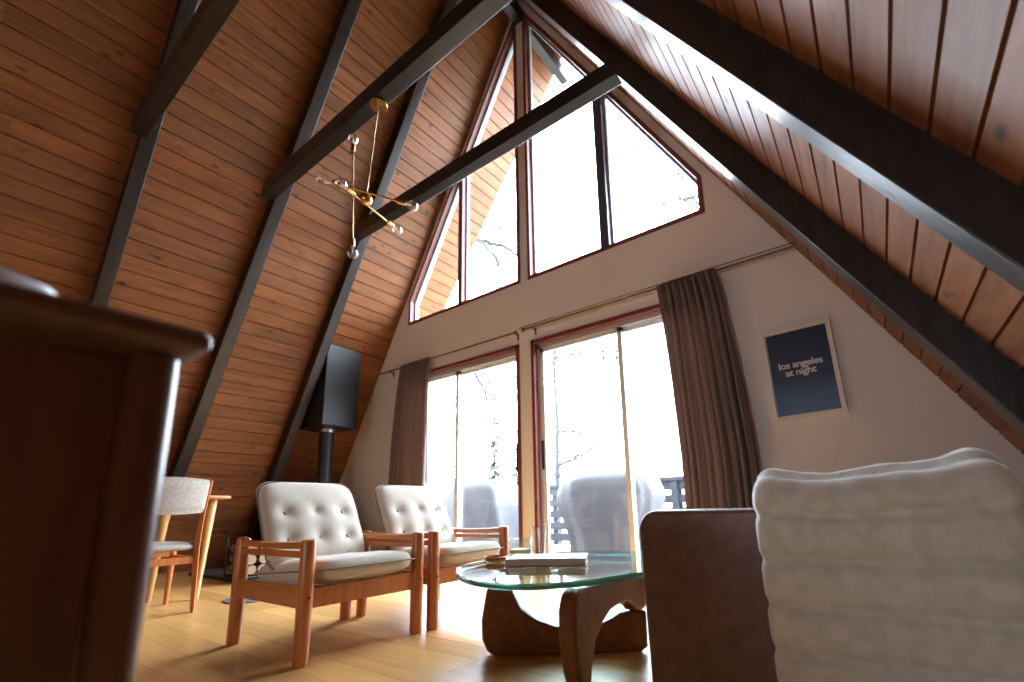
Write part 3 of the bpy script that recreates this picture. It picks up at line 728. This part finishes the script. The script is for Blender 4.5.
for x in (SX0 + .08, 2.85):
    for y in (SY0 + .06, -.85): MB().tube([rel_(x, y, .0), rel_(x, y, .1)], [.016, .022], 10).build('foot', 'teak', t)
# quilted plush throw folded over the sofa back: horizontal channels on the near side
X0, X1 = 2.284, 2.735
def throw():
    mb = MB(); nu = 60
    path = []                       # (y, z) centre line: hangs behind, rolls over the top, drops a little in front
    zt = .572
    for k in range(60): path.append((-2.145 - .006 * math.sin(k / 59 * PI), .06 + (zt - .045 - .06) * k / 59))
    for k in range(1, 20):
        a = PI - PI * k / 20; path.append((-2.075 + .07 * math.cos(a), zt - .045 + .045 * math.sin(a)))
    for k in range(12): path.append((-2.005, zt - .045 - .10 * k / 11))
    # arc length
    s_ = [0]
    for a, b in zip(path, path[1:]): s_.append(s_[-1] + math.hypot(b[0] - a[0], b[1] - a[1]))
    seams = [.025 + .0, .125, .222, .318, .414, .505, .60]
    seams = []
    q = s_[59] - .02
    for d in (0, .092, .184, .274, .364, .454): seams.append(q - d)
    seams.append(q + .075); seams.append(q + .15)
    per = []
    for sgn in (1, -1):
        base = len(mb.v)
        for j, (y, z) in enumerate(path):
            t0 = path[max(j - 1, 0)]; t1 = path[min(j + 1, len(path) - 1)]; tx, tz = t1[0] - t0[0], t1[1] - t0[1]; l_ = math.hypot(tx, tz); ny, nz = -tz / l_, tx / l_
            dmin = min(abs(s_[j] - q_) for q_ in seams)
            puff = 1 - math.exp(-(dmin / .009) ** 1.5)
            for i in range(nu + 1):
                u = -1 + 2 * i / nu; e = max(0, 1 - abs(u) ** 10) ** .5
                th = (.016 + .019 * puff) * e + .004 * noise.noise(Vector((u * 5, s_[j] * 12, sgn)))
                # ends swell a little at the top corners
                top = max(0, 1 - abs(j - 69) / 22)
                zz = .030 * top * (math.exp(-((u - .80) / .22) ** 2) + .30 * math.exp(-((u + .85) / .16) ** 2)) + .006 * top * math.sin(5 * u) + .022 * top * u * 0
                wid = (X1 - X0) / 2 - .006 * math.exp(-(dmin / .012) ** 2)
                mid_ = (X0 + X1) / 2; sh = .012 * (1 - s_[j] / .52) if s_[j] < .52 else 0
                x = mid_ + u * wid + sh
                mb.v.append((x, y + ny * sgn * th, z + nz * sgn * th + zz))
        n1 = nu + 1
        for j in range(len(path) - 1):
            for i in range(nu):
                a = base + j * n1 + i; mb.f.append((a, a + 1, a + n1 + 1, a + n1))
    o = mb.build('throw_blanket', 'plush', smooth='all'); weld(o)
    return tag(o, 'thick cream plush quilted throw with horizontal ribs draped over the sofa back', 'blanket')
throw()

# ---------------------------------------------------------------- foreground cabinet
CX, CY = 1.978, -3.136
t = thing('sideboard', 'dark wood sideboard end with overhanging rounded top in the left foreground, out of focus', 'sideboard', (1.60, -3.60, 0))
tp = rrect(.74, 1.16, .012, 5)
tcx, tcy = CX - .37, CY - .58
top = MB(); ncr = len(tp)
prof = [(-.030, .696), (-.004, .710), (0, .715), (0, .724), (-.004, .730), (-.014, .732)]
for off_, z in prof:
    for x, y in tp:
        sx_ = (abs(x) + off_) * (1 if x > 0 else -1); sy_ = (abs(y) + off_) * (1 if y > 0 else -1)
        top.v.append((sx_ + tcx - 1.60, sy_ + tcy + 3.60, z))
for j in range(len(prof) - 1):
    for i in range(ncr): top.f.append((j * ncr + i, j * ncr + (i + 1) % ncr, (j + 1) * ncr + (i + 1) % ncr, (j + 1) * ncr + i))
top.f.append(tuple(range(ncr))[::-1]); top.f.append(tuple((len(prof) - 1) * ncr + i for i in range(ncr)))
top.build('top', 'cabinetwood', t, smooth=True)
px_, py_ = CX - .042, CY - .032
for (x, y) in ((px_, py_), (px_ - .62, py_), (px_, py_ - 1.06), (px_ - .62, py_ - 1.06)):
    m_ = MB(); q = rrect(.048, .046, .020, 5)
    for z, k in ((0, .62), (.25, .85), (.699, 1.0)):
        for a, b in q: m_.v.append((x - 1.60 + (a - .0) * k, y + 3.60 - .01 + b * k + (.023 * (1 - k)), z))
    n = len(q)
    for j in range(2):
        for i in range(n): m_.f.append((j * n + i, j * n + (i + 1) % n, (j + 1) * n + (i + 1) % n, (j + 1) * n + i))
    m_.f.append(tuple(range(n))[::-1]); m_.f.append(tuple(2 * n + i for i in range(n))); m_.build('leg', 'cabinetwood', t, smooth=True)
MB().box(px_ - .012 - 1.60, px_ + .004 - 1.60, py_ - 1.04 + 3.60, py_ - .03 + 3.60, .12, .692).build('end_panel', 'cabinetwood', t, bevel=.002)
MB().box(px_ - .62 - 1.60, px_ - 1.63, py_ - 1.04 + 3.60, py_ - 1.02 + 3.60, .12, .692).build('door', 'cabinetwood', t, bevel=.002)
MB().box(px_ - .62 - 1.60, px_ - 1.63, py_ - .025 + 3.60, py_ - .008 + 3.60, .12, .692).build('back_panel', 'cabinetwood', t, bevel=.002)
MB().box(px_ - .62 - 1.60, px_ - 1.60, py_ - 1.04 + 3.60, py_ - .02 + 3.60, .11, .125).build('bottom_panel', 'cabinetwood', t, bevel=.002)
t = thing('serving_platter', 'white oval platter lying on the foreground sideboard top', 'platter', (1.900, -3.345, .732))
m_ = MB()
for (r_, z) in ((.0, .0), (.80, 0), (.90, .004), (1.0, .016), (.99, .019), (.88, .009), (0, .006)):
    for k in range(40): a = 2 * PI * k / 40; m_.v.append((r_ * .058 * math.cos(a), r_ * .10 * math.sin(a), z))
for j in range(6):
    for k in range(40): m_.f.append((j * 40 + k, j * 40 + (k + 1) % 40, (j + 1) * 40 + (k + 1) % 40, (j + 1) * 40 + k))
m_.build('platter_dish', 'ceramic', t, smooth=True)

# ---------------------------------------------------------------- outside
o = MB(); 
for k in range(22): o.box(-5, 5, .16 + k * .145, .16 + k * .145 + .138, -.09, -.05)
tag(o.build('balcony_deck', 'deck'), kind='structure')
t = thing('balcony_railing', 'dark blue grey board railing along the edge of the outside deck', 'railing', (0, 3.1, -.05))
MB().box(-5, 5, -.06, .07, .93, .985).build('top_rail', 'rail_paint', t); MB().box(-5, 5, -.02, .02, .80, .93).build('upper_board', 'rail_paint', t)
for k, x in enumerate([-4.6, -3.4, -2.2, -1.0, .2, 1.4, 2.6, 3.8]): MB().box(x - .045, x + .045, -.05, .05, 0, .93).build('post', 'rail_paint', t)
for z in (.08, .26, .44, .62): MB().box(-5, 5, -.018, .018, z, z + .12).build('board', 'rail_paint', t)
for k in range(34):
    x = -4.9 + k * .30; MB().box(x, x + .09, .018, .04, .02, .92).build('baluster', 'rail_paint', t)
def cover(name, label, cat, cx_, cy_, outline, seed, m_='cover_grey'):
    """cloth covered object: outline of (half width x, half depth y, z) rings from top to hem"""
    n = 72; mb = MB(); rnd = random.Random(seed)
    for j, (hx, hy, z, fold) in enumerate(outline):
        for k in range(n):
            a = 2 * PI * k / n; c, s_ = math.cos(a), math.sin(a)
            ex = .55; x = hx * abs(c) ** ex * (1 if c > 0 else -1); y = hy * abs(s_) ** ex * (1 if s_ > 0 else -1)
            f = 1 + fold * (math.sin(a * 7 + seed) * .6 + math.sin(a * 13 + seed * 2 + z * 4) * .4)
            mb.v.append((x * f, y * f, z + fold * .15 * math.sin(3 * a + seed)))
    for j in range(len(outline) - 1):
        for k in range(n): mb.f.append((j * n + k, j * n + (k + 1) % n, (j + 1) * n + (k + 1) % n, (j + 1) * n + k))
    mb.f.append(tuple(range(n)))
    o = mb.build(name, m_, smooth='all', loc=(cx_, cy_, -.05)); tag(o, label, cat); return o
cover('covered_grill', 'barbecue grill under a grey cloth cover outside the right glass door', 'grill', .04, 1.45,
      [(.10, .10, .985, 0), (.30, .20, .98, .0), (.46, .26, .95, .01), (.56, .30, .88, .02), (.60, .31, .76, .03), (.60, .31, .66, .04), (.54, .30, .50, .06), (.46, .28, .34, .09), (.42, .27, .18, .10), (.44, .28, .03, .12)], 2)
cover('covered_table', 'patio furniture under a grey cloth cover outside the left glass door', 'patio furniture', -2.45, 1.5,
      [(.3, .2, 1.005, 0), (.75, .32, 1.0, .0), (.90, .42, .97, .01), (.98, .46, .85, .03), (1.02, .48, .6, .05), (1.06, .5, .35, .07), (1.12, .52, .1, .08), (1.14, .54, .02, .09)], 5)
# string lights
t = thing('string_lights', 'thin wire of small hanging bulbs strung across outside the right glass door', 'string lights', (0, 2.6, 2.4))
pts = [(x, y - 2.6, z - 2.4) for x, y, z in [(-3.6, 1.2, 3.0), (-1.102, 1.9, 2.859), (-0.846, 1.9, 2.754), (-0.173, 1.9, 2.555), (0.015, 1.9, 2.513), (0.471, 1.9, 2.383), (0.956, 1.9, 2.261), (2.4, 1.4, 2.75)]]
MB().tube(pts, .006, 6).build('wire', 'black_metal', t)
for i in (3, 4, 7):
    x, y, z = pts[i]; MB().lathe([(0, .02), (.022, .012), (.020, -.02), (.010, -.03), (.010, -.06), (.024, -.075), (.028, -.095), (.02, -.115), (0, -.125)], (x, y, z), 12).build('bulb', 'black_metal', t, smooth=True)
for q in (pts[0], pts[-1]): MB().tube([q, (q[0], q[1], -2.45)], .02, 8).build('pole', 'rail_paint', t)
# ground
tag(MB().box(-90, 90, 3.3, 160, -4.2, -4.0).build('ground', 'ground'), kind='structure')

def bare_tree(x, y, z0, h, label, seed, lean=(0, 0), r0=.10, first=.35, m_='bark_pale', spread=.8, levels=3):
    rnd = random.Random(seed); t = thing('bare_tree', label, 'tree', (x, y, z0))
    tr = MB(); br = MB(); pts = []; n = 9
    for i in range(n + 1):
        f = i / n; pts.append(Vector((lean[0] * f + rnd.uniform(-.05, .05) * f, lean[1] * f, h * f)))
    tr.tube(pts, [r0 * (1 - .85 * i / n) for i in range(n + 1)], 9)
    def grow(p, d, l_, r_, lv):
        q = [p]; dd = d.copy(); k = 5
        for i in range(k):
            dd = (dd + Vector((rnd.uniform(-.28, .28), rnd.uniform(-.28, .28), rnd.uniform(-.22, .16)))).normalized(); q.append(q[-1] + dd * l_ / k)
        br.tube(q, [r_ * (1 - .8 * i / k) for i in range(k + 1)], 5, False)
        if lv > 0:
            for i in range(1, k + 1):
                for _ in range(1 if lv > 1 else 2):
                    nd_ = (dd + Vector((rnd.uniform(-1, 1), rnd.uniform(-1, 1), rnd.uniform(-.6, .6))) * .9).normalized(); grow(q[i], nd_, l_ * rnd.uniform(.35, .6), r_ * .5, lv - 1)
    for i in range(int(h * 2.4)):
        f = first + (1 - first) * rnd.random(); p = pts[0].lerp(pts[-1], f); a = rnd.uniform(0, 2 * PI)
        grow(p, Vector((math.cos(a), math.sin(a), rnd.uniform(-.1, .5))).normalized(), h * .17 * spread * rnd.uniform(.6, 1.2), r0 * .28, levels - 1)
    tr.build('trunk', m_, t, smooth=True); br.build('branches', m_, t)
    return t
def fir(x, y, z0, h, label, seed):
    rnd = random.Random(seed); t = thing('fir_tree', label, 'tree', (x, y, z0))
    MB().tube([(0, 0, 0), (0, 0, h)], [h * .014, .01], 8).build('trunk', 'bark', t)
    fo = MB(); n = int(h * 16)
    for i in range(n):
        f = .22 + .78 * (i / n); a = i * 2.4 + rnd.uniform(-.3, .3); l_ = h * .17 * (1.03 - f) * rnd.uniform(.55, 1.15) + .08
        z = h * f; d = Vector((math.cos(a), math.sin(a), -.25)); sd = Vector((-math.sin(a), math.cos(a), 0))
        k = max(3, int(l_ / .12))
        for q in range(k):
            u0 = q / k; c = Vector((0, 0, z)) + d * l_ * (u0 + .1)
            w2 = l_ * .30 * (1 - u0 * .7); tipv = c + d * l_ * .28 + Vector((0, 0, -.05 * l_))
            for s_ in (-1, 1):
                e = c + sd * s_ * w2 + d * l_ * .14 + Vector((0, 0, -.10 * l_ * rnd.random())); fo.add([c, e, tipv, c + Vector((0, 0, -.03))], [(0, 1, 2), (0, 3, 1)])
    fo.build('needles', 'needles', t); return t
# big bare tree left of the house: its limbs reach across the left gable windows and the left door
t = thing('bare_tree', 'bare leafless tree whose limbs show through the left gable windows and left glass door', 'tree', (-6.4, 4.0, -4))
O_ = Vector((-6.4, 4.0, -4))
MB().tube([(0, 0, 0), (.1, .05, 4), (.0, .1, 8), (.25, .1, 12.5)], [.22, .18, .13, .03], 12).build('trunk', 'bark', t, smooth=True)
limbs = [([(-6.3, 4.0, 6.6), (-5.6, 4.0, 6.95), (-5.22, 4.0, 7.04), (-4.5, 4.08, 6.96), (-4.12, 4.16, 6.77), (-3.76, 4.24, 6.54), (-3.41, 4.32, 6.19), (-3.0, 4.4, 5.9)], .055),
         ([(-4.5, 4.08, 6.96), (-4.12, 4.1, 6.55), (-3.97, 4.16, 6.15), (-3.96, 4.24, 5.54), (-4.0, 4.3, 5.1)], .03), ([(-4.05, 4.1, 6.48), (-3.81, 4.12, 5.98), (-3.74, 4.16, 5.56), (-3.75, 4.24, 5.1)], .022),
         ([(-5.3, 4.0, 7.04), (-4.7, 4.0, 7.33), (-4.27, 4.08, 7.19), (-3.87, 4.16, 7.07), (-3.3, 4.24, 7.03)], .03), ([(-3.9, 4.16, 7.07), (-3.73, 4.1, 6.93), (-3.56, 4.1, 6.59), (-3.4, 4.16, 6.3)], .016),
         ([(-6.3, 4.0, 3.6), (-5.4, 3.8, 4.4), (-4.7, 3.6, 4.3), (-4.28, 3.6, 3.7), (-4.02, 3.7, 3.16), (-3.97, 3.8, 2.73), (-3.78, 3.9, 2.29), (-3.45, 4.0, 2.1)], .034),
         ([(-4.7, 3.6, 4.3), (-4.04, 3.6, 3.74), (-3.79, 3.7, 3.12), (-3.74, 3.8, 2.8), (-3.66, 3.9, 2.45)], .022), ([(-4.7, 3.6, 4.3), (-3.9, 3.6, 4.0), (-3.43, 3.6, 3.52), (-3.3, 3.7, 3.24), (-3.33, 3.8, 3.0)], .016)]
rnd = random.Random(5); br = MB()
for pl_, r_ in limbs:
    r_ *= 1.5; q = [p - O_ for p in spline(pl_, 5, False)]; n = len(q)
    q = [p + Vector((rnd.uniform(-.03, .03), rnd.uniform(-.03, .03), rnd.uniform(-.03, .03))) for p in q]
    br.tube(q, [r_ * (1 - .75 * i / n) for i in range(n)], 6)
    for i in range(n // 3, n):
        for _ in range(2):
            d = Vector((rnd.uniform(-.6, 1), rnd.uniform(-.6, .6), rnd.uniform(-1, .5))).normalized(); w2 = [q[i]]
            for k in range(4): d = (d + Vector((rnd.uniform(-.5, .5), rnd.uniform(-.4, .4), rnd.uniform(-.5, .3)))).normalized(); w2.append(w2[-1] + d * rnd.uniform(.05, .13))
            br.tube(w2, [.009, .008, .006, .005, .003], 4, False)
br.build('branches', 'bark', t, smooth=True)
bare_tree(-4.45, 7.0, -4, 10.5, 'tall thin leafless tree seen beyond the right glass door near its handle', 9, (.15, 0), .12, .45, 'bark_pale', .75)
bare_tree(-.7, 9.5, -4, 17, 'bare tree whose fine twigs show through the tall centre gable window', 21, (.4, .3), .17, .55, 'bark_pale', .7)
for i, (x, y, h, lb) in enumerate(((-13.7, 12.4, 9.2, 'distant fir tree in the left glass door, the one nearest the door mullion'), (-14.2, 17.5, 10.0, 'distant fir tree in the left glass door, second from the mullion'),
        (-11.9, 13.0, 10.8, 'tallest and thinnest distant fir tree in the left glass door'), (-12.6, 17.0, 8.2, 'short distant fir tree low in the left glass door near the door pier'))): fir(x, y, -4, h, lb, 30 + i)
